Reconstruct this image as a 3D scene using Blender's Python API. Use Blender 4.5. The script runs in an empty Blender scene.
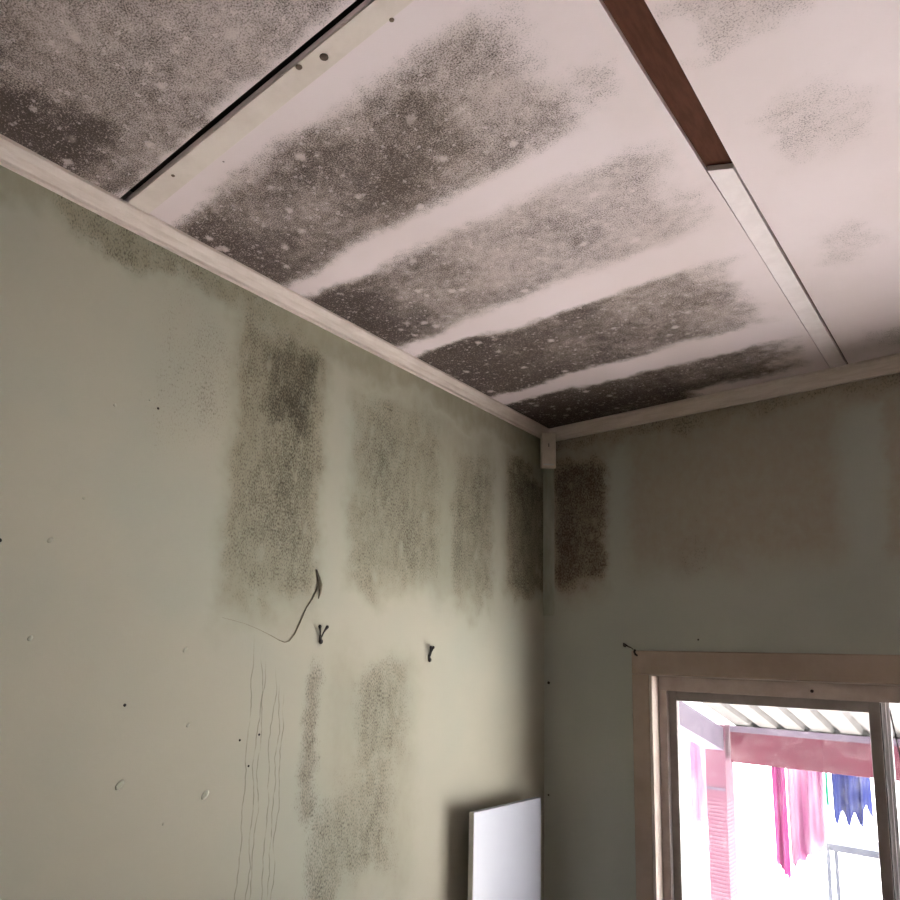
import bpy, bmesh, math, random
from mathutils import Vector, Matrix
random.seed(7)
sc = bpy.context.scene
COL = sc.collection

# ------------------------------------------------------------------ camera
CAMZ = 1.75
F_PX, PX, PY = 700.947, 390.0, 547.0
yaw, pit, rol = (math.radians(a) for a in (-42.168, 9.359, 2.143))
fwd = Vector((math.sin(yaw)*math.cos(pit), math.cos(yaw)*math.cos(pit), math.sin(pit)))
r0 = Vector((math.cos(yaw), -math.sin(yaw), 0)); u0 = r0.cross(fwd)
rgt = r0*math.cos(rol) + u0*math.sin(rol); upv = -r0*math.sin(rol) + u0*math.cos(rol)
cam = bpy.data.cameras.new('camera'); camo = bpy.data.objects.new('camera', cam); COL.objects.link(camo)
M = Matrix((rgt, upv, -fwd)).transposed().to_4x4(); M.translation = (0, 0, CAMZ)
camo.matrix_world = M
cam.sensor_fit = 'HORIZONTAL'; cam.sensor_width = 36.0
cam.lens = F_PX/900*36.0
cam.shift_x = (450-PX)/900; cam.shift_y = (PY-450)/900
cam.clip_start = 0.02; cam.clip_end = 200
sc.camera = camo

# ------------------------------------------------------------------ world, sun, exposure
w = bpy.data.worlds.new('sky'); sc.world = w; w.use_nodes = True
bg = w.node_tree.nodes['Background']
bg.inputs[0].default_value = (0.90, 0.95, 1.0, 1); bg.inputs[1].default_value = 1.6
sun = bpy.data.lights.new('sun', 'SUN'); sun.energy = 42; sun.angle = math.radians(1.0); sun.color = (1, 0.975, 0.96)
suno = bpy.data.objects.new('sun', sun); COL.objects.link(suno)
suno.rotation_euler = Vector((-0.20, 0.70, 0.68)).to_track_quat('Z', 'Y').to_euler()
suno.location = (-3, 8, 12)
# portal: gives off no light itself, only guides the sky's light through the window opening
por = bpy.data.lights.new('window_portal', 'AREA'); por.shape = 'RECTANGLE';  por.size = 1.46; por.size_y = 1.30
por.cycles.is_portal = True
poro = bpy.data.objects.new('window_portal', por); COL.objects.link(poro)
poro.location = (-0.232, 2.56, 1.096); poro.rotation_euler = (math.radians(-90), 0, 0)
sc.view_settings.view_transform = 'Standard'; sc.view_settings.look = 'None'
sc.view_settings.gamma = 1.0; sc.view_settings.use_curve_mapping = False
sc.view_settings.exposure = 1.36

# ------------------------------------------------------------------ dimensions
XL, XR, YB, YF = -1.37, 2.0, 2.415, -2.2       # left / right / back / front wall faces
H = 1.75 + 0.9375                              # ceiling height
WX0, WX1, WZ0, WZ1 = -0.955, 0.490, 0.45, 1.742   # window opening

# ------------------------------------------------------------------ node helpers
class NT:
    def __init__(s, name):
        s.m = bpy.data.materials.new(name); s.m.use_nodes = True
        s.t = s.m.node_tree; s.n = s.t.nodes; s.b = s.n['Principled BSDF']
        s._pos = None
    def new(s, ty): return s.n.new(ty)
    def put(s, sock, v):
        if isinstance(v, bpy.types.NodeSocket): s.t.links.new(v, sock)
        elif isinstance(v, (tuple, list)) and len(v) == 3 and sock.type == 'RGBA': sock.default_value = (*v, 1)
        else: sock.default_value = v
    def math(s, op, a, b=0.0, c=None, clamp=False):
        k = s.new('ShaderNodeMath'); k.operation = op; k.use_clamp = clamp
        s.put(k.inputs[0], a); s.put(k.inputs[1], b)
        if c is not None: s.put(k.inputs[2], c)
        return k.outputs[0]
    def add(s, a, b): return s.math('ADD', a, b)
    def sub(s, a, b): return s.math('SUBTRACT', a, b)
    def mul(s, a, b): return s.math('MULTIPLY', a, b)
    def mx(s, a, b): return s.math('MAXIMUM', a, b)
    def ss(s, lo, hi, v):
        k = s.new('ShaderNodeMapRange'); k.interpolation_type = 'SMOOTHSTEP'
        s.put(k.inputs[0], v); s.put(k.inputs[1], lo); s.put(k.inputs[2], hi)
        return k.outputs[0]
    def lin(s, lo, hi, a, b, v):
        k = s.new('ShaderNodeMapRange'); k.interpolation_type = 'LINEAR'
        s.put(k.inputs[0], v); s.put(k.inputs[1], lo); s.put(k.inputs[2], hi); s.put(k.inputs[3], a); s.put(k.inputs[4], b)
        return k.outputs[0]
    def pos(s):
        if s._pos is None:
            s._pos = s.new('ShaderNodeTexCoord').outputs['Object']
        return s._pos
    def xyz(s):
        k = s.new('ShaderNodeSeparateXYZ'); s.put(k.inputs[0], s.pos()); return k.outputs
    def vec(s, x=0.0, y=0.0, z=0.0):
        k = s.new('ShaderNodeCombineXYZ')
        for i, v in enumerate((x, y, z)): s.put(k.inputs[i], v)
        return k.outputs[0]
    def noise(s, scale, v=None, detail=2.0, rough=0.5, dist=0.0):
        k = s.new('ShaderNodeTexNoise'); s.put(k.inputs['Vector'], v if v is not None else s.pos())
        k.inputs['Scale'].default_value = scale; k.inputs['Detail'].default_value = detail
        k.inputs['Roughness'].default_value = rough; k.inputs['Distortion'].default_value = dist
        return k.outputs['Fac']
    def voro(s, scale, v=None):
        k = s.new('ShaderNodeTexVoronoi'); s.put(k.inputs['Vector'], v if v is not None else s.pos())
        k.inputs['Scale'].default_value = scale
        return k.outputs
    def mix(s, f, a, b):
        k = s.new('ShaderNodeMix'); k.data_type = 'RGBA'
        s.put(k.inputs[0], f); s.put(k.inputs[6], a); s.put(k.inputs[7], b)
        return k.outputs[2]
    def col(s, v): s.put(s.b.inputs['Base Color'], v)
    def rough(s, v): s.put(s.b.inputs['Roughness'], v)
    def bump(s, h, strength=0.3, dist=0.002):
        k = s.new('ShaderNodeBump'); k.inputs['Strength'].default_value = strength; k.inputs['Distance'].default_value = dist
        s.put(k.inputs['Height'], h); s.put(s.b.inputs['Normal'], k.outputs[0])
    def patch(s, u, v, u0, u1, v0, v1, su, sv, d0, d1=None):
        """soft-edged stain in surface coordinates; density d0 at u0 running to d1 at u1"""
        a = s.mul(s.ss(u0-su, u0+su, u), s.ss(u1+su, u1-su, u))
        b = s.mul(s.ss(v0-sv, v0+sv, v), s.ss(v1+sv, v1-sv, v))
        m = s.mul(a, b)
        return s.mul(m, d0 if d1 is None else s.lin(u0, u1, d0, d1, u))

def srgb(r, g, b):
    f = lambda c: c/12.92 if c <= 0.04045 else ((c+0.055)/1.055)**2.4
    return tuple(f(c/255) for c in (r, g, b))

def mould_surface(name, axes, base, base2, mould, mould2, patches, grime=(), grime_col=None, stretch=1.0,
                  fine=330.0, drips=False, film_col=(0.3, 0.3, 0.3), film_k=0.6, rough=0.75, warp=(0.20, 0.09), flecks=1.0):
    t = NT(name); P = t.xyz(); u = P[axes[0]]; v = P[axes[1]]
    wn = t.noise(9.0, detail=3.0); wn2 = t.noise(8.0, t.vec(t.add(P[0], 7.3), t.add(P[1], 3.1), P[2]), detail=3.0)
    wm = t.noise(45.0, detail=2.0)
    uw = t.add(t.add(u, t.mul(t.sub(wn, 0.5), warp[0])), t.mul(t.sub(wm, 0.5), 0.03))
    vw = t.add(t.add(v, t.mul(t.sub(wn2, 0.5), warp[1])), t.mul(t.sub(wm, 0.5), 0.02))
    d = None
    for p in patches:
        m = t.patch(uw, vw, *p); d = m if d is None else t.mx(d, m)
    # grain
    if stretch > 1.0:
        gv = t.vec(u, t.mul(v, 1/stretch), 0.0)
    else:
        gv = t.vec(u, v, 0.0)
    nf = t.noise(fine, gv, detail=2.0, rough=0.6)
    nm = t.noise(38.0, gv, detail=4.0, rough=0.6)
    nl = t.noise(6.5, gv, detail=3.0)
    nf2 = t.noise(fine*0.62, t.vec(t.add(u, 5.3), t.add(v, 2.1), 1.0) if stretch <= 1 else t.vec(t.add(u, 5.3), t.mul(v, 0.6/stretch), 1.0), detail=2.0, rough=0.6)
    gate = t.ss(0.02, 0.22, d)
    x = t.add(t.mul(d, 1.22), t.mul(t.sub(nf, 0.5), 2.6))
    x = t.add(x, t.mul(t.sub(nm, 0.5), 0.75))
    x = t.add(x, t.mul(t.sub(nl, 0.5), 1.1))
    a = t.mul(t.ss(0.22, 1.25, x), gate)
    film = t.mul(t.ss(0.0, 0.75, d), t.lin(0.25, 0.75, film_k*0.75, film_k*1.2, nm))
    # bare flecks where the mould has flaked away
    vo = t.voro(26.0, gv)
    fl = t.mul(t.ss(0.34, 0.10, t.add(vo['Distance'], t.mul(t.sub(nm, 0.5), 0.9))), t.ss(0.58, 0.64, t.noise(60.0, vo['Position'], detail=0)))
    pale = t.math('MINIMUM', t.add(t.mul(t.ss(0.56, 0.70, nf2), 0.75), t.mul(fl, 0.6)), 1.0)
    c = t.mix(t.ss(0.35, 0.68, t.noise(2.6, detail=3.0)), base, base2)
    if grime:
        g = None
        for p in grime:
            m = t.patch(uw, vw, *p); g = m if g is None else t.mx(g, m)
        g = t.mul(g, t.lin(0.3, 0.7, 0.75, 1.15, nm))
        c = t.mix(g, c, grime_col)
    c = t.mix(film, c, film_col)
    mc = t.mix(t.ss(0.3, 0.7, t.noise(5.0, detail=2.0)), mould, mould2)
    c = t.mix(t.mul(t.mul(a, 0.93), t.sub(1.0, pale)), c, mc)
    v2 = t.voro(70.0, gv)
    f2 = t.mul(t.ss(0.36, 0.16, t.add(v2['Distance'], t.mul(t.sub(nf, 0.5), 0.8))), t.ss(0.52, 0.58, t.noise(45.0, v2['Position'], detail=0)))
    f1 = t.mul(t.ss(0.30, 0.14, t.add(vo['Distance'], t.mul(t.sub(nf2, 0.5), 0.9))), t.ss(0.62, 0.66, t.noise(60.0, vo['Position'], detail=0)))
    c = t.mix(t.mul(t.mul(t.mx(t.mul(f2, 0.45), t.mul(f1, 0.5)), gate), flecks), c, base2)
    if drips:
        for k, ui in enumerate((1.042, 1.062, 1.089, 1.106, 1.128, 1.152)):
            wob = t.mul(t.sub(t.noise(7.0, t.vec(0.0, 0.0, t.add(v, k*3.7)), detail=3.0), 0.5), 0.05)
            dd = t.math('ABSOLUTE', t.sub(t.add(u, wob), ui + 0.01*math.sin(k*2.3)))
            ln = t.mul(t.ss(0.0022, 0.0006, dd), t.mul(t.ss(0.30, 0.60, nm), t.ss(1.83-0.03*k, 1.70-0.02*k, v)))
            c = t.mix(t.mul(ln, 0.5), c, mould)
    # scattered pin marks
    sp = t.voro(9.0, t.vec(u, v, 1.7))
    pin = t.mul(t.ss(0.026, 0.012, sp['Distance']), t.ss(0.60, 0.62, t.noise(90.0, sp['Position'], detail=0)))
    c = t.mix(t.mul(pin, 0.8), c, mould)
    t.col(c); t.rough(rough); t.b.inputs['Specular IOR Level'].default_value = 0.3
    t.bump(t.add(t.mul(nf, 0.25), t.mul(nm, 0.6)), 0.25, 0.0015)
    return t.m

def plain(name, c1, c2=None, scale=14.0, rough=0.55, bump=0.0, metallic=0.0, bscale=120.0, detail=4.0, stretch=None, spec=0.5):
    t = NT(name)
    v = t.pos()
    if stretch:
        P = t.xyz(); v = t.vec(*(t.mul(P[i], stretch[i]) for i in range(3)))
    n = t.noise(scale, v, detail=detail, rough=0.6)
    t.col(t.mix(t.ss(0.32, 0.68, n), c1, c2 if c2 else tuple(x*0.85 for x in c1)))
    t.rough(rough); t.b.inputs['Metallic'].default_value = metallic; t.b.inputs['Specular IOR Level'].default_value = spec
    if bump: t.bump(t.noise(bscale, v, detail=3), bump, 0.002)
    return t.m

# ------------------------------------------------------------------ mesh helpers
def box(bm, x0, x1, y0, y1, z0, z1):
    vs = [bm.verts.new(p) for p in ((x0,y0,z0),(x1,y0,z0),(x1,y1,z0),(x0,y1,z0),(x0,y0,z1),(x1,y0,z1),(x1,y1,z1),(x0,y1,z1))]
    for f in ((0,3,2,1),(4,5,6,7),(0,1,5,4),(1,2,6,5),(2,3,7,6),(3,0,4,7)): bm.faces.new([vs[i] for i in f])
def prism(bm, pts, axis, a, b):
    """extrude a 2-D outline (list of (p,q)) along axis from a to b"""
    def P(p, q, t): return {'x': (t, p, q), 'y': (p, t, q), 'z': (p, q, t)}[axis]
    A = [bm.verts.new(P(p, q, a)) for p, q in pts]; B = [bm.verts.new(P(p, q, b)) for p, q in pts]
    n = len(pts)
    bm.faces.new(A); bm.faces.new(B[::-1])
    for i in range(n): bm.faces.new([A[i], B[i], B[(i+1) % n], A[(i+1) % n]])
def tube(bm, pts, r, seg=8):
    pts = [Vector(p) for p in pts]; rings = []
    rr = r if isinstance(r, (list, tuple)) else [r]*len(pts)
    for i, p in enumerate(pts):
        d = (pts[min(i+1, len(pts)-1)] - pts[max(i-1, 0)]).normalized()
        a = d.orthogonal().normalized() if i == 0 else (rings_a - d*rings_a.dot(d)).normalized()
        rings_a = a; b = d.cross(a)
        rings.append([bm.verts.new(p + (a*math.cos(2*math.pi*k/seg) + b*math.sin(2*math.pi*k/seg))*rr[i]) for k in range(seg)])
    for i in range(len(rings)-1):
        for k in range(seg): bm.faces.new([rings[i][k], rings[i][(k+1) % seg], rings[i+1][(k+1) % seg], rings[i+1][k]])
    bm.faces.new(rings[0][::-1]); bm.faces.new(rings[-1])
def dome(bm, c, n, r, h, seg=10, rings=3, sx=1.0):
    c = Vector(c); n = Vector(n).normalized(); a = n.orthogonal().normalized(); b = n.cross(a)
    top = bm.verts.new(c + n*h); prev = None
    for j in range(1, rings+1):
        th = math.pi/2*j/rings; rad = r*math.sin(th); hh = h*math.cos(th)
        ring = [bm.verts.new(c + n*hh + (a*math.cos(2*math.pi*k/seg)*sx + b*math.sin(2*math.pi*k/seg))*rad) for k in range(seg)]
        for k in range(seg):
            if prev is None: bm.faces.new([top, ring[k], ring[(k+1) % seg]])
            else: bm.faces.new([prev[k], ring[k], ring[(k+1) % seg], prev[(k+1) % seg]])
        prev = ring
    bm.faces.new(prev[::-1])
def obj(name, bm, mat, parent=None, bevel=0.0, smooth=False, seg=2):
    bmesh.ops.recalc_face_normals(bm, faces=bm.faces[:])
    me = bpy.data.meshes.new(name); bm.to_mesh(me); bm.free()
    if smooth:
        for p in me.polygons: p.use_smooth = True
    o = bpy.data.objects.new(name, me); COL.objects.link(o); me.materials.append(mat)
    if parent is not None: o.parent = parent; o.matrix_parent_inverse = parent.matrix_world.inverted()
    if bevel:
        b = o.modifiers.new('bevel', 'BEVEL'); b.width = bevel; b.segments = seg; b.limit_method = 'ANGLE'
    return o
def B(name, dims, mat, parent=None, bevel=0.0, kind=None):
    bm = bmesh.new(); box(bm, *dims); o = obj(name, bm, mat, parent, bevel)
    if kind: o['kind'] = kind
    return o
def tag(o, label=None, cat=None, group=None, kind=None):
    if label: o['label'] = label
    if cat: o['category'] = cat
    if group: o['group'] = group
    if kind: o['kind'] = kind
    return o
def empty(name, loc):
    o = bpy.data.objects.new(name, None); COL.objects.link(o); o.location = loc; o.empty_display_size = 0.1
    bpy.context.view_layer.update(); return o

# ------------------------------------------------------------------ materials
mould_c, mould_c2 = srgb(92, 80, 70), srgb(76, 64, 56)
M_ceil = mould_surface('ceiling_paint_mould', (0, 1), srgb(229, 214, 215), srgb(223, 207, 206), srgb(66, 53, 43), srgb(50, 37, 32), [
    # sheet nearest the camera
    (-1.6, -0.60, -0.9, 0.585, 0.10, 0.02, 0.76, 0.44),
    (-1.6, -1.12, 0.15, 0.54, 0.12, 0.10, 1.10),
    # bands between the joists
    (-1.42, -0.47, 0.71, 1.02, 0.07, 0.035, 0.80, 0.48),
    (-1.05, -0.62, 0.74, 0.99, 0.10, 0.06, 0.95, 0.68),
    (-1.29, -1.10, 0.80, 0.95, 0.06, 0.05, 0.80),
    (-1.45, -0.43, 1.12, 1.45, 0.07, 0.035, 0.72, 0.36),
    (-1.45, -1.08, 1.115, 1.462, 0.10, 0.03, 1.30, 0.80),
    (-1.45, -0.45, 1.575, 1.955, 0.06, 0.03, 1.25, 0.50),
    (-1.45, -0.43, 2.085, 2.33, 0.06, 0.03, 1.35, 0.62),
    (-1.45, -0.75, 2.10, 2.45, 0.10, 0.04, 1.35, 0.85),
    (-1.45, -1.12, 0.72, 1.035, 0.08, 0.03, 0.85),
    (-1.45, -1.05, 1.555, 1.975, 0.10, 0.025, 1.20),
    (-1.45, -1.05, 2.065, 2.40, 0.10, 0.025, 1.30),
    # sheet beyond the joint
    (-0.31, -0.15, 0.86, 1.02, 0.03, 0.04, 0.32),
    (-0.26, -0.11, 1.14, 1.36, 0.04, 0.05, 0.23),
    (-0.26, -0.18, 1.60, 1.78, 0.03, 0.05, 0.24),
    (-0.30, 0.0, 2.18, 2.34, 0.06, 0.05, 0.30),
    (0.0, 0.9, 0.9, 1.9, 0.10, 0.10, 0.28),
], fine=360.0, film_col=srgb(154, 138, 124), film_k=0.68)
M_wall = mould_surface('left_wall_paint_mould', (1, 2), srgb(178, 174, 156), srgb(170, 170, 154), srgb(70, 63, 47), srgb(56, 50, 36), [
    (0.94, 1.22, 1.90, 2.60, 0.03, 0.06, 0.44),
    (1.00, 1.20, 2.30, 2.58, 0.06, 0.10, 0.78),
    (1.34, 1.74, 1.98, 2.52, 0.05, 0.10, 0.38),
    (1.82, 2.05, 1.97, 2.46, 0.04, 0.08, 0.44),
    (2.15, 2.45, 2.00, 2.52, 0.03, 0.06, 0.62),
    (1.40, 1.62, 1.42, 1.74, 0.06, 0.08, 0.40),
    (1.33, 1.58, 1.16, 1.48, 0.06, 0.08, 0.34),
    (1.21, 1.27, 1.36, 1.72, 0.025, 0.06, 0.46),
    (1.24, 1.36, 0.95, 1.40, 0.03, 0.08, 0.34),
    (0.46, 1.05, 2.58, 2.75, 0.10, 0.035, 0.30),
    (0.70, 0.93, 2.20, 2.56, 0.06, 0.12, 0.17),
], grime=[
    (0.92, 1.24, 1.85, 2.62, 0.03, 0.08, 0.50),
    (1.33, 2.06, 1.94, 2.56, 0.03, 0.05, 0.42),
    (2.12, 2.45, 1.96, 2.60, 0.03, 0.05, 0.45),
    (0.20, 2.45, 2.58, 2.75, 0.10, 0.04, 0.60),
    (1.30, 1.66, 1.10, 1.76, 0.05, 0.07, 0.30),
], grime_col=srgb(138, 132, 106), stretch=2.2, fine=330.0, drips=True, film_col=srgb(130, 123, 101), film_k=0.60, warp=(0.07, 0.26), flecks=0.5)
M_back = mould_surface('back_wall_paint_mould', (0, 2), srgb(172, 174, 162), srgb(166, 169, 158), srgb(78, 64, 50), srgb(66, 54, 44), [
    (-1.33, -1.12, 2.06, 2.54, 0.03, 0.05, 0.66),
    (-0.88, -0.74, 2.05, 2.22, 0.05, 0.07, 0.18),
    (-1.4, 0.6, 2.60, 2.75, 0.10, 0.03, 0.30),
], grime=[
    (-1.4, -1.11, 2.02, 2.70, 0.03, 0.06, 0.75),
    (-1.03, -0.37, 2.10, 2.75, 0.04, 0.09, 0.72),
    (-0.26, 0.60, 2.08, 2.75, 0.02, 0.09, 0.72),
    (-1.4, 2.4, 2.57, 2.75, 0.10, 0.04, 0.80),
], grime_col=srgb(156, 144, 126), stretch=1.6, fine=200.0, film_col=srgb(112, 98, 80), film_k=0.6, warp=(0.06, 0.16), flecks=0.25)
M_wall_plain = plain('pale_wall_paint', srgb(228, 224, 216), srgb(220, 216, 208), 3.0, 0.8)
M_floor = plain('worn_timber_floor', srgb(200, 192, 184), srgb(188, 179, 170), 5.0, 0.5, stretch=(12, 1, 1))
M_trim = plain('dirty_white_trim', srgb(222, 208, 198), srgb(208, 192, 180), 14.0, 0.6, 0.1, stretch=(1, 1, 9))
M_tape = plain('jointing_strip_paint', srgb(224, 211, 202), srgb(213, 199, 189), 12.0, 0.8, 0.1, spec=0.2)
M_cover = plain('white_cover_strip', srgb(238, 227, 226), srgb(230, 218, 217), 24.0, 0.8, 0.1, spec=0.2)
M_brown = plain('brown_stained_timber', srgb(90, 58, 46), srgb(78, 49, 39), 20.0, 0.9, 0.2, stretch=(6, 1, 1), spec=0.08)
M_dark = plain('dark_roof_timber', srgb(58, 46, 38), srgb(40, 32, 26), 10.0, 0.9)
M_arch = plain('architrave_paint', srgb(168, 150, 134), srgb(156, 138, 122), 7.0, 0.45, 0.1)
M_jamb = plain('white_jamb_paint', srgb(200, 186, 176), srgb(186, 172, 162), 9.0, 0.45)
M_frame = plain('window_frame_paint', srgb(164, 150, 142), srgb(150, 136, 128), 16.0, 0.4, 0.1)
M_sash = plain('sash_paint', srgb(146, 136, 132), srgb(134, 124, 120), 16.0, 0.45)
M_seal = plain('dark_rubber_seal', srgb(48, 44, 42), srgb(36, 33, 32), 30.0, 0.7)
M_alu = plain('grey_aluminium', srgb(196, 194, 194), srgb(176, 174, 176), 30.0, 0.35, 0.0, 0.0, stretch=(8, 8, 0.3))
M_plastic = plain('yellowed_white_plastic', srgb(214, 200, 184), srgb(200, 186, 170), 30.0, 0.45)
M_board = plain('white_laminate', srgb(186, 189, 200), srgb(180, 183, 196), 3.0, 0.35)
M_edge = plain('board_edge_banding', srgb(214, 212, 206), srgb(196, 194, 188), 20.0, 0.5)
M_iron = plain('dark_rusty_iron', srgb(54, 46, 38), srgb(34, 29, 25), 120.0, 0.7, 0.3, 0.4)
M_green = plain('corner_strip_paint', srgb(164, 166, 150), srgb(148, 150, 132), 16.0, 0.7, 0.2, stretch=(2, 2, 0.5))
M_chip = plain('bare_plaster_chip', srgb(186, 186, 170), srgb(168, 168, 150), 90.0, 0.9, 0.4)
M_rust = plain('rust_stain', srgb(120, 100, 84), srgb(92, 74, 62), 70.0, 0.9)
M_web = plain('grey_dust_strand', srgb(140, 132, 110), srgb(112, 104, 86), 80.0, 0.9)

# ------------------------------------------------------------------ room shell
B('floor', (XL-0.1, XR+0.1, YF-0.1, YB+0.12, -0.1, 0.0), M_floor, kind='structure')
wl = B('wall_left', (XL-0.10, XL, YF-0.1, YB+0.12, 0.0, H+0.10), M_wall, kind='structure')
B('wall_right', (XR, XR+0.10, YF-0.1, YB+0.12, 0.0, H+0.10), M_wall_plain, kind='structure')
B('wall_front', (XL, XR, YF-0.10, YF, 0.0, H+0.10), M_wall_plain, kind='structure')
bm = bmesh.new(); y0, y1 = YB, YB+0.12
box(bm, XL, WX0, y0, y1, 0, H+0.10); box(bm, WX1, XR, y0, y1, 0, H+0.10)
box(bm, WX0, WX1, y0, y1, 0, WZ0); box(bm, WX0, WX1, y0, y1, WZ1, H+0.10)
wb = obj('wall_back', bm, M_back); wb['kind'] = 'structure'

# ceiling: dark roof timbers above, sheets hung below them with open joints
GX0, GX1 = -0.374, -0.327          # long joint running away from the camera
GY0, GY1 = 0.590, 0.605            # open crack across it
ce = B('ceiling', (XL, XR, YF, YB, H+0.055, H+0.10), M_dark, kind='structure')
def sheet(outline):
    bm = bmesh.new(); prism(bm, outline, 'z', H, H+0.010); return obj('ceiling_panel', bm, M_ceil, ce)
sheet([(XL, YF), (GX0, YF), (GX0+0.001, GY0+0.002), (-1.0, GY0-0.001), (XL, GY0)])
sheet([(XL, GY1), (GX0, GY1), (GX0-0.002, 1.0), (GX0+0.001, 1.6), (GX0, YB), (XL, YB)])
sheet([(GX1, YF), (XR, YF), (XR, YB), (GX1+0.002, YB), (GX1, 1.70), (GX1-0.003, 1.30), (GX1+0.001, 0.95)])
B('joist', (GX0-0.02, GX1+0.02, YF, YB, H+0.010, H+0.055), M_brown, ce)['label'] = 'brown timber showing in the ceiling joint'
bm = bmesh.new(); prism(bm, [(GX0+0.002, 1.262), (GX1-0.006, 1.285), (GX1-0.006, 1.62), (GX1-0.003, YB-0.02), (GX0+0.002, YB-0.02)], 'z', H-0.0015, H+0.010)
obj('cover_strip', bm, M_cover, ce, 0.001)['label'] = 'white cover strip closing the joint'
bm = bmesh.new(); prism(bm, [(XL+0.03, GY1+0.001), (GX0, GY1+0.001), (GX0, 0.640), (-0.9, 0.648), (XL+0.03, 0.655)], 'z', H-0.0022, H+0.001)
obj('jointing_strip', bm, M_tape, ce, 0.0008)['label'] = 'flat pale strip along the ceiling crack'
for (x, y, r) in ((-0.79, 0.612, 0.006), (-0.745, 0.625, 0.0075), (-1.18, 0.622, 0.004), (-0.62, 0.645, 0.004)):
    bm = bmesh.new(); dome(bm, (x, y, H-0.002), (0, 0, -1), r, 0.0018); obj('nail_head', bm, M_rust, ce, smooth=True)

# cornices
def cornice_pts(a, b):   # (distance from wall, drop below ceiling)
    return [(0, 0), (a, 0), (a, 0.007), (a*0.80, 0.010), (a*0.55, b*0.40), (a*0.34, b*0.68), (0.010, b-0.008), (0.010, b), (0, b)]
bm = bmesh.new(); prism(bm, [(XL+p, H-q) for p, q in cornice_pts(0.038, 0.036)], 'y', YF, YB); t1 = obj('trim_1', bm, M_trim, None, 0.001); t1['kind'] = 'structure'
bm = bmesh.new(); prism(bm, [(YB-p, H-q) for p, q in cornice_pts(0.034, 0.048)], 'x', XL, XR); t2 = obj('trim_2', bm, M_trim, None, 0.001); t2['kind'] = 'structure'
# strip running down the corner
bm = bmesh.new()
prism(bm, [(XL, YB), (XL, YB-0.012), (XL+0.006, YB-0.014), (XL+0.040, YB-0.006), (XL+0.044, YB)], 'z', 1.95, H-0.05)
t3 = obj('trim_3', bm, M_green, None, 0.001); t3['kind'] = 'structure'

# filled chips and small marks on the left wall
for (y, z, r, s) in ((0.53, 1.77, 0.006, 0.7), (0.735, 1.489, 0.010, 0.45), (0.643, 2.258, 0.005, 1), (0.719, 2.293, 0.004, 1), (0.937, 1.448, 0.010, 0.35),
                     (0.545, 1.957, 0.006, 0.6), (0.857, 1.761, 0.006, 0.6), (0.60, 2.05, 0.004, 1), (0.84, 1.40, 0.004, 0.8), (0.88, 1.60, 0.005, 0.4)):
    bm = bmesh.new(); dome(bm, (XL, y, z), (1, 0, 0), r*0.75, 0.0012, 8, 2, min(1/s, 1.7)); obj('plaster_chip', bm, M_chip, wl, smooth=True)
for (y, z, r) in ((0.729, 1.645, 0.0035), (0.457, 1.943, 0.004), (0.74, 2.28, 0.003), (1.05, 1.50, 0.003), (1.075, 1.57, 0.003), (1.02, 1.56, 0.003)):
    bm = bmesh.new(); dome(bm, (XL, y, z), (1, 0, 0), r, 0.002, 8, 2); obj('nail_head', bm, M_iron, wl, smooth=True)
for (x, z, r) in ((-1.352, 1.697, 0.006), (-1.352, 1.29, 0.004), (-0.80, 1.862, 0.003)):
    bm = bmesh.new(); dome(bm, (x, YB, z), (0, -1, 0), r, 0.004, 8, 2); obj('nail_head', bm, M_iron, wb, smooth=True)

# ------------------------------------------------------------------ window
AY = YB - 0.020
win = empty('window_1', ((WX0+WX1)/2, YB, WZ0)); win['kind'] = 'structure'
ax0, ax1, az1 = -1.020, WX1+0.065, 1.823
B('architrave', (ax0, ax1, AY, YB, WZ1, az1), M_arch, win, 0.004)
B('architrave', (ax0, WX0-0.006, AY, YB, WZ0-0.06, WZ1), M_arch, win, 0.004)
B('architrave', (WX1+0.006, ax1, AY, YB, WZ0-0.06, WZ1), M_arch, win, 0.004)
B('sill', (ax0-0.02, ax1+0.02, YB-0.06, YB+0.10, WZ0-0.03, WZ0), M_arch, win, 0.003)
# jamb lining seen inside the architrave
B('jamb', (WX0-0.006, WX0+0.004, AY+0.002, YB+0.12, WZ0, WZ1), M_jamb, win, 0.001)
B('jamb', (WX1-0.004, WX1+0.006, AY+0.002, YB+0.12, WZ0, WZ1), M_jamb, win, 0.001)
B('jamb', (WX0+0.004, WX1-0.004, AY+0.002, YB+0.12, WZ1-0.004, WZ1), M_jamb, win)
fx0, fx1, fz0, fz1 = WX0+0.004, WX1-0.004, WZ0, WZ1-0.004
FY = 2.452
# outer frame
B('frame_head', (fx0, fx1, FY, FY+0.07, 1.690, fz1), M_frame, win, 0.0015)
B('frame_stile', (fx0, -0.924, FY, FY+0.07, fz0, 1.690), M_frame, win, 0.0015)
B('frame_stile', (fx1-0.027, fx1, FY, FY+0.07, fz0, 1.690), M_frame, win, 0.0015)
B('frame_sill', (-0.924, fx1-0.027, FY, FY+0.07, fz0, fz0+0.03), M_frame, win, 0.0015)
# sliding sash on the left
SY = FY + 0.014
sash = B('sash', (-0.922, -0.895, SY, SY+0.024, fz0+0.03, 1.694), M_sash, win, 0.0015)
B('rail', (-0.895, -0.350, SY, SY+0.024, 1.658, 1.694), M_sash, sash, 0.0015)
B('rail', (-0.895, -0.350, SY, SY+0.024, fz0+0.03, fz0+0.07), M_sash, sash, 0.0015)
B('stile', (-0.350, -0.322, SY, SY+0.024, fz0+0.03, 1.694), M_sash, sash, 0.0015)
B('seal', (-0.3218, -0.3198, SY+0.002, SY+0.020, fz0+0.03, 1.688), M_seal, sash)
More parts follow.
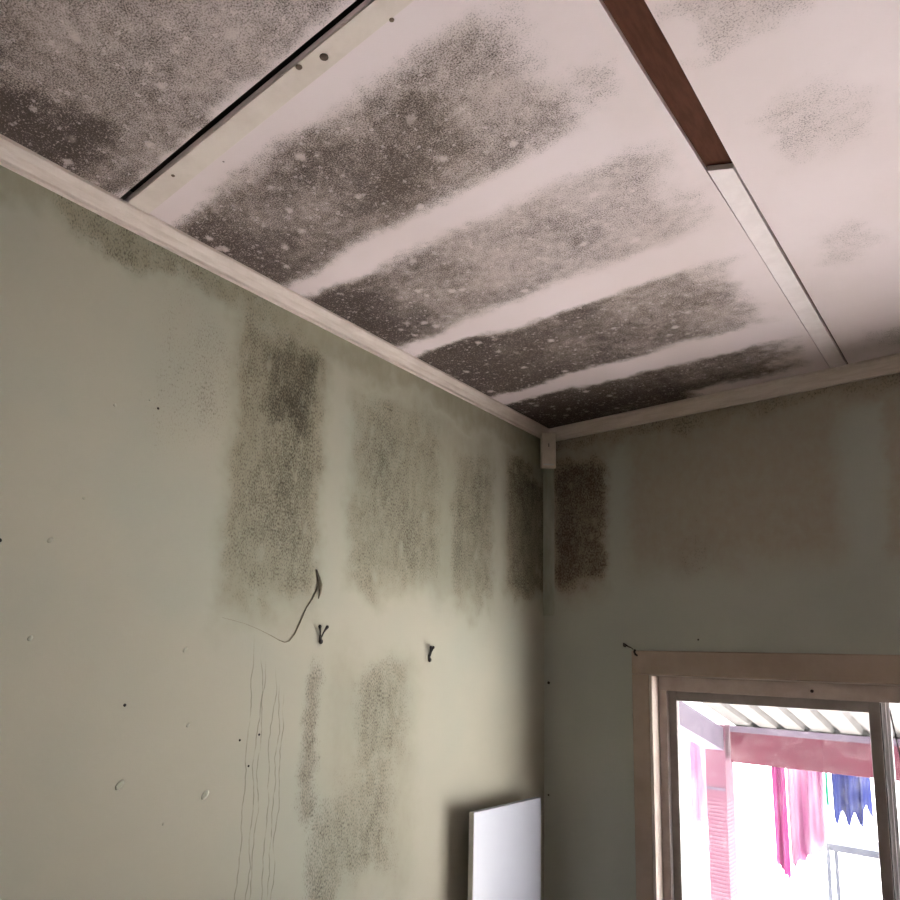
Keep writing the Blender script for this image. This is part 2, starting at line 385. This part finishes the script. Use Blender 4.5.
# fixed light on the right, in the outer track
B('mullion', (-0.330, -0.303, SY+0.030, SY+0.052, fz0+0.03, 1.690), M_alu, win, 0.0015)
B('mullion', (-0.316, -0.311, SY+0.018, SY+0.030, fz0+0.03, 1.690), M_alu, win)
tg = NT('dusty_window_glass')
nodes, links = tg.n, tg.t.links
tr = nodes.new('ShaderNodeBsdfTransparent'); tr.inputs[0].default_value = (0.97, 0.97, 0.97, 1)
gl = nodes.new('ShaderNodeBsdfGlossy'); gl.inputs['Roughness'].default_value = 0.02
tl = nodes.new('ShaderNodeBsdfTranslucent'); tl.inputs[0].default_value = (0.9, 0.88, 0.88, 1)
fr = nodes.new('ShaderNodeLayerWeight'); fr.inputs[0].default_value = 0.5
m1 = nodes.new('ShaderNodeMixShader'); m2 = nodes.new('ShaderNodeMixShader')
dust = tg.add(0.006, tg.mul(tg.ss(0.45, 0.75, tg.noise(30.0, detail=5.0)), 0.02))
links.new(dust, m1.inputs[0]); links.new(tr.outputs[0], m1.inputs[1]); links.new(tl.outputs[0], m1.inputs[2])
links.new(tg.add(0.03, tg.mul(tg.math('POWER', fr.outputs['Facing'], 5.0), 0.5)), m2.inputs[0]); links.new(m1.outputs[0], m2.inputs[1]); links.new(gl.outputs[0], m2.inputs[2])
links.new(m2.outputs[0], nodes['Material Output'].inputs[0])
M_glass = tg.m
B('pane', (-0.897, -0.348, SY+0.010, SY+0.014, fz0+0.066, 1.660), M_glass, sash)
B('pane', (-0.304, fx1-0.025, SY+0.038, SY+0.042, fz0+0.028, 1.692), M_glass, win)
bm = bmesh.new()
tube(bm, [(-0.302+0.028*math.sin(min(1, k/10)*1.5)-0.004, SY+0.034, 1.688-0.030*k) for k in range(0, 22)], 0.0022, 6)
obj('loose_seal', bm, M_seal, win, smooth=True)['label'] = 'thin loose rubber seal hanging inside the right pane'
bm = bmesh.new(); dome(bm, (-0.487, FY, 1.712), (0, -1, 0), 0.005, 0.004, 10); obj('screw_head', bm, M_iron, win, smooth=True)

# ------------------------------------------------------------------ corner sensor box
n = Vector((0.80, -1.0, 0)).normalized(); tdir = Vector((-n.y, n.x, 0))
c = Vector((XL, YB, 0)) + Vector((0.043, -0.052, 0))
sen = empty('alarm_sensor', (c.x, c.y, 2.515)); tag(sen, 'small off-white plastic sensor box high in the room corner', 'sensor')
def obox(bm, hw, d0, d1, z0, z1, taper=0.0):
    vs = []
    for z in (z0, z1):
        for (a, d) in ((-hw, d0), (hw, d0), (hw-taper, d1), (-hw+taper, d1)):
            p = c + tdir*a + n*d; vs.append(bm.verts.new((p.x, p.y, z)))
    for f in ((0,3,2,1),(4,5,6,7),(0,1,5,4),(1,2,6,5),(2,3,7,6),(3,0,4,7)): bm.faces.new([vs[i] for i in f])
bm = bmesh.new(); obox(bm, 0.027, -0.012, 0.004, 2.522, 2.650); obj('back_plate', bm, M_plastic, sen, 0.002)
bm = bmesh.new(); obox(bm, 0.0300, 0.004, 0.026, 2.516, 2.655, 0.003); cov = obj('cover', bm, M_plastic, sen, 0.003)
bm = bmesh.new(); obox(bm, 0.0015, 0.0258, 0.0266, 2.598, 2.612); obj('slot', bm, M_seal, cov)
bm = bmesh.new(); obox(bm, 0.020, 0.0258, 0.0268, 2.524, 2.530); obj('lens_strip', bm, M_edge, cov)

# ------------------------------------------------------------------ white board by the corner
bx0, bx1 = XL+0.052, XL+0.070
by0, by1, bz1 = 1.866, 2.269, 1.305
bd = empty('laminate_board', ((bx0+bx1)/2, (by0+by1)/2, 0)); tag(bd, 'white laminate board standing upright against the left wall beside the corner', 'board')
B('panel', (bx0, bx1, by0, by1, 0.0, bz1), M_board, bd, 0.0015)
B('edge_band', (bx0, bx1-0.001, by0-0.0012, by0+0.0006, 0.0, bz1), M_edge, bd)
B('batten', (XL+0.001, bx0, by0+0.10, by0+0.14, 0.0, 1.10), M_edge, bd, 0.001)
B('batten', (XL+0.001, bx0, by1-0.14, by1-0.10, 0.0, 1.10), M_edge, bd, 0.001)

# ------------------------------------------------------------------ hooks on the left wall
def hook(y, z, s, label, spread):
    h = empty('wall_hook', (XL, y, z)); tag(h, label, 'hook', 'old hooks on the left wall')
    B('plate', (XL, XL+0.003, y-0.004*s, y+0.004*s, z-0.028*s, z-0.008*s), M_iron, h, 0.001)
    bm = bmesh.new(); dome(bm, (XL+0.003, y, z-0.024*s), (1, 0, 0), 0.0075*s, 0.004, 8); obj('screw_head', bm, M_iron, h, smooth=True)
    for sd in (-1, 1):
        bm = bmesh.new()
        tube(bm, [(XL+0.003, y+sd*0.002, z-0.012*s), (XL+0.006, y+sd*0.45*spread, z+0.000*s), (XL+0.009, y+sd*0.8*spread, z+0.009*s),
                  (XL+0.011, y+sd*spread, z+0.014*s), (XL+0.012, y+sd*(spread+0.001), z+0.018*s)], [0.002, 0.002, 0.003, 0.0045, 0.003], 6)
        obj('prong', bm, M_iron, h, smooth=True)
hook(1.254, 1.822, 1.0, 'dark iron hook with spread prongs near the dusty strand', 0.013)
hook(1.711, 1.787, 1.0, 'narrow dark iron hook nearer the corner on the left wall', 0.006)
# dusty strand
bm = bmesh.new()
pts = [(1.225, 1.984), (1.236, 1.945), (1.228, 1.925), (1.218, 1.905), (1.199, 1.881), (1.182, 1.845), (1.165, 1.812), (1.148, 1.794), (1.135, 1.790), (1.118, 1.794), (1.089, 1.805), (1.05, 1.818), (1.012, 1.828), (0.975, 1.834), (0.946, 1.838)]
tube(bm, [(XL+0.0015, a, b) for a, b in pts], [0.0008, 0.0014, 0.0014, 0.0014, 0.0016, 0.0018, 0.0017, 0.0016, 0.0013, 0.0009, 0.0006, 0.0004, 0.0003, 0.0003, 0.0002], 6)
st = obj('dust_strand', bm, M_web, None, smooth=True); tag(st, 'thin dark dusty strand clinging in a curve to the left wall', 'strand')
bm = bmesh.new(); tube(bm, [(XL+0.003, 1.226, 1.984), (XL+0.004, 1.236, 1.965), (XL+0.005, 1.242, 1.945), (XL+0.004, 1.242, 1.925), (XL+0.003, 1.238, 1.908)], [0.001, 0.0025, 0.004, 0.003, 0.001], 8)
obj('dust_clump', bm, M_web, st, smooth=True)
# rusty screw eye at the window corner
se = empty('bent_hook', (-1.02, AY, 1.82)); tag(se, 'small rusty bent hook at the top left corner of the window surround', 'hook')
bm = bmesh.new(); tube(bm, [(-1.000, AY+0.001, 1.806), (-1.001, AY-0.010, 1.809), (-1.003, AY-0.014, 1.817), (-1.002, AY-0.010, 1.825)], 0.0035, 8); obj('shank', bm, M_iron, se, smooth=True)
bm = bmesh.new(); tube(bm, [(-1.010, AY-0.006, 1.826), (-1.018, AY-0.004, 1.832), (-1.030, AY, 1.836), (-1.042, AY+0.006, 1.842), (-1.049, AY+0.008, 1.846), (-1.050, AY+0.01, 1.838), (-1.043, AY+0.010, 1.835)], [0.0012, 0.0015, 0.0022, 0.0035, 0.004, 0.003, 0.002], 8); obj('bent_tip', bm, M_iron, se, smooth=True)

# ------------------------------------------------------------------ outside: ground, lean-to, washing
GZ = -0.9
M_ground = plain('sunlit_concrete', srgb(224, 222, 221), srgb(213, 211, 210), 1.5, 0.9)
M_pink = plain('faded_red_paint', srgb(76, 29, 44), srgb(69, 28, 41), 4.0, 0.8, spec=0.2)
M_raft = plain('weathered_mauve_timber', srgb(78, 66, 82), srgb(66, 56, 72), 12.0, 0.8)
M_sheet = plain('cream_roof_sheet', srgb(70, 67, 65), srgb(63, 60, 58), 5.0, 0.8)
B('ground', (-22, 22, -22, 34, GZ-0.1, GZ), M_ground, kind='structure')
LY = 4.40; PITCH = 0.25; ZB = 1.262; ZT = 1.448
lt = empty('patio_roof', (-1.35, LY, GZ)); tag(lt, 'faded red patio roof with corrugated sheets seen through the window', 'patio roof')
B('beam', (-1.30, 2.6, LY, LY+0.09, ZB, ZT), M_pink, lt, 0.003)
tp = NT('ribbed_pink_post_paint')
Pz = tp.xyz()
rib = tp.math('SINE', tp.mul(Pz[2], 2*math.pi/0.021)); nn = tp.noise(60.0, detail=2.0)
ss = tp.mul(tp.ss(-0.2, 0.7, tp.add(rib, tp.mul(tp.sub(nn, 0.5), 1.2))), tp.ss(1.10, 0.95, Pz[2]))
tp.col(tp.mix(ss, srgb(80, 33, 56), srgb(88, 46, 66))); tp.rough(0.7); tp.bump(ss, 0.5, 0.004)
po = B('post', (-1.435, -1.325, LY-0.02, LY+0.13, GZ, ZT+0.02), tp.m, lt, 0.004)
B('bracket_plate', (-1.430, -1.330, LY-0.024, LY-0.0195, 1.10, 1.115), M_raft, po)
# left rafter running from the post head back up to the house
def slope_z(y, off=0.0): return ZT + off + (LY - y)*PITCH
bm = bmesh.new(); prism(bm, [(2.56, slope_z(2.56)-0.13), (LY+0.2, slope_z(LY+0.2)-0.13), (LY+0.2, slope_z(LY+0.2)), (2.56, slope_z(2.56))], 'x', -1.435, -1.33); obj('rafter', bm, M_raft, lt, 0.003)
bm = bmesh.new(); prism(bm, [(2.56, slope_z(2.56)-0.09), (LY, slope_z(LY)-0.09), (LY, slope_z(LY)), (2.56, slope_z(2.56))], 'x', 1.00, 1.08); obj('rafter', bm, M_raft, lt, 0.003)
for i in range(5):
    bm = bmesh.new(); xs = []
    x = -1.255 + i*0.78; sp = 0.13
    prof = []
    for k in range(6):
        b0 = x + k*sp
        prof += [(b0, 0.0), (b0+0.085, 0.0), (b0+0.098, 0.026), (b0+0.118, 0.026)]
    prof.append((x+6*sp, 0.0))
    ys = (2.545, LY+0.35)
    rows = [[bm.verts.new((px_, yy, slope_z(yy, 0.012)+dz+t)) for px_, dz in prof] for yy in ys for t in (0.0, 0.0015)]
    for a, b in ((0, 2), (1, 3), (0, 1), (2, 3)):
        for k in range(len(prof)-1): bm.faces.new([rows[a][k], rows[a][k+1], rows[b][k+1], rows[b][k]])
    obj('roof_sheet', bm, M_sheet, lt)

B('purlin', (-1.28, 2.6, LY-0.07, LY-0.005, ZT-0.012, ZT+0.022), M_raft, lt)
# washing line and washing
CY = 5.6; CZ = 1.34
ln = empty('clothes_line', (-2.6, CY, GZ)); tag(ln, 'wire clothes line strung behind the patio beam', 'clothes line')
bm = bmesh.new(); tube(bm, [(-2.6 + 0.4*k, CY, CZ+0.006) for k in range(13)], 0.003, 6); obj('wire', bm, M_alu, ln)
for x in (-2.6, 2.2):
    bm = bmesh.new(); tube(bm, [(x, CY, GZ), (x, CY, CZ+0.05)], 0.03, 12); obj('pole', bm, M_alu, ln, smooth=True)
def cloth(name, mat, x0, x1, ztop, bottom, amp, waves, y, label, cat, nx=40, nz=24, skew=0.0, thick=0.004, group='washing on the clothes line'):
    bm = bmesh.new(); grid = []
    for j in range(nz+1):
        row = []
        for i in range(nx+1):
            s = i/nx; tt = j/nz
            zb = bottom(s); z = ztop + (zb-ztop)*tt
            xx = x0 + (x1-x0)*s + skew*tt*(0.5-s)*2
            yy = y + amp*(0.25+0.75*tt)*math.sin(s*waves*2*math.pi + 1.3*tt) + 0.3*amp*math.sin(s*waves*4.7*math.pi+0.5)
            row.append(bm.verts.new((xx, yy, z)))
        grid.append(row)
    for j in range(nz):
        for i in range(nx): bm.faces.new([grid[j][i], grid[j][i+1], grid[j+1][i+1], grid[j+1][i]])
    o = obj(name, bm, mat, None, smooth=True); so = o.modifiers.new('solid', 'SOLIDIFY'); so.thickness = thick
    tag(o, label, cat, group); return o
def fabric(name, c1, c2, trans=0.5):
    t = NT(name); P = t.xyz()
    cc = t.mix(t.ss(0.35, 0.65, t.noise(8.0, t.vec(P[0], t.mul(P[2], 0.15), 0.0), detail=2)), c1, c2)
    d = t.new('ShaderNodeBsdfDiffuse'); r = t.new('ShaderNodeBsdfTranslucent'); m = t.new('ShaderNodeMixShader')
    t.put(d.inputs[0], cc); t.put(r.inputs[0], cc); m.inputs[0].default_value = trans
    t.t.links.new(d.outputs[0], m.inputs[1]); t.t.links.new(r.outputs[0], m.inputs[2])
    t.t.links.new(m.outputs[0], t.n['Material Output'].inputs[0]); return t.m
kk = CY/4.8
def zz(z): return CAMZ + (z-CAMZ)*kk
M_towel = fabric('pink_towel_cloth', srgb(124, 44, 96), srgb(142, 66, 112))
M_towel2 = fabric('pale_pink_sheet_cloth', srgb(132, 86, 114), srgb(160, 142, 152))
M_blue = fabric('blue_washing_cloth', srgb(40, 48, 96), srgb(56, 64, 112), 0.35)
M_teal = fabric('teal_strap_cloth', srgb(24, 110, 90), srgb(30, 120, 100))
cloth('towel', M_towel, -1.190*kk, -1.115*kk, CZ, lambda s: zz(0.70 - 0.10*s + 0.015*math.sin(s*40)), 0.03, 2, CY-0.02, 'narrow deep pink towel hanging on the line behind the beam', 'towel')
cloth('bath_towel', M_towel2, -1.12*kk, -0.925*kk, CZ, lambda s: zz(0.66 + 0.15*s + 0.012*math.sin(s*30)), 0.035, 2.5, CY+0.03, 'wide pale pink towel hanging beside the deep pink one', 'towel')
cloth('strap', M_teal, -0.915*kk, -0.903*kk, CZ, lambda s: zz(1.04), 0.004, 1, CY, 'thin teal strap hanging between pink towel and blue garment', 'strap', nx=6)
def bluebot(s):
    return zz(1.03 - 0.085*abs(math.sin(s*3.2*math.pi+0.6)) + 0.05*(s > 0.82))
cloth('garment', M_blue, -0.885*kk, -0.700*kk, CZ, bluebot, 0.03, 3, CY, 'blue garment with ragged pointed hem hanging on the line', 'garment', nx=60)
cloth('pale_cloth', M_towel2, -1.95, -1.83, CZ, lambda s: 0.62+0.1*s, 0.02, 2, CY, 'pale pink cloth hanging behind the patio post', 'cloth', nx=20)
# grey table out in the yard
tb = empty('garden_table', (-1.25, 8.0, GZ)); tag(tb, 'grey garden table standing in the bright yard', 'table')
M_tab = plain('weathered_grey_timber', srgb(66, 68, 76), srgb(58, 60, 68), 8.0, 0.9, spec=0.1)
for k in range(5): B('slat', (-1.58, -0.60, 7.80+k*0.09, 7.88+k*0.09, 0.235, 0.26), M_tab, tb, 0.002)
for x in (-1.52, -0.72):
    for y in (7.83, 8.18): B('leg', (x, x+0.03, y, y+0.03, GZ, 0.235), M_tab, tb)
B('apron', (-1.50, -0.70, 7.84, 7.86, 0.19, 0.235), M_tab, tb)
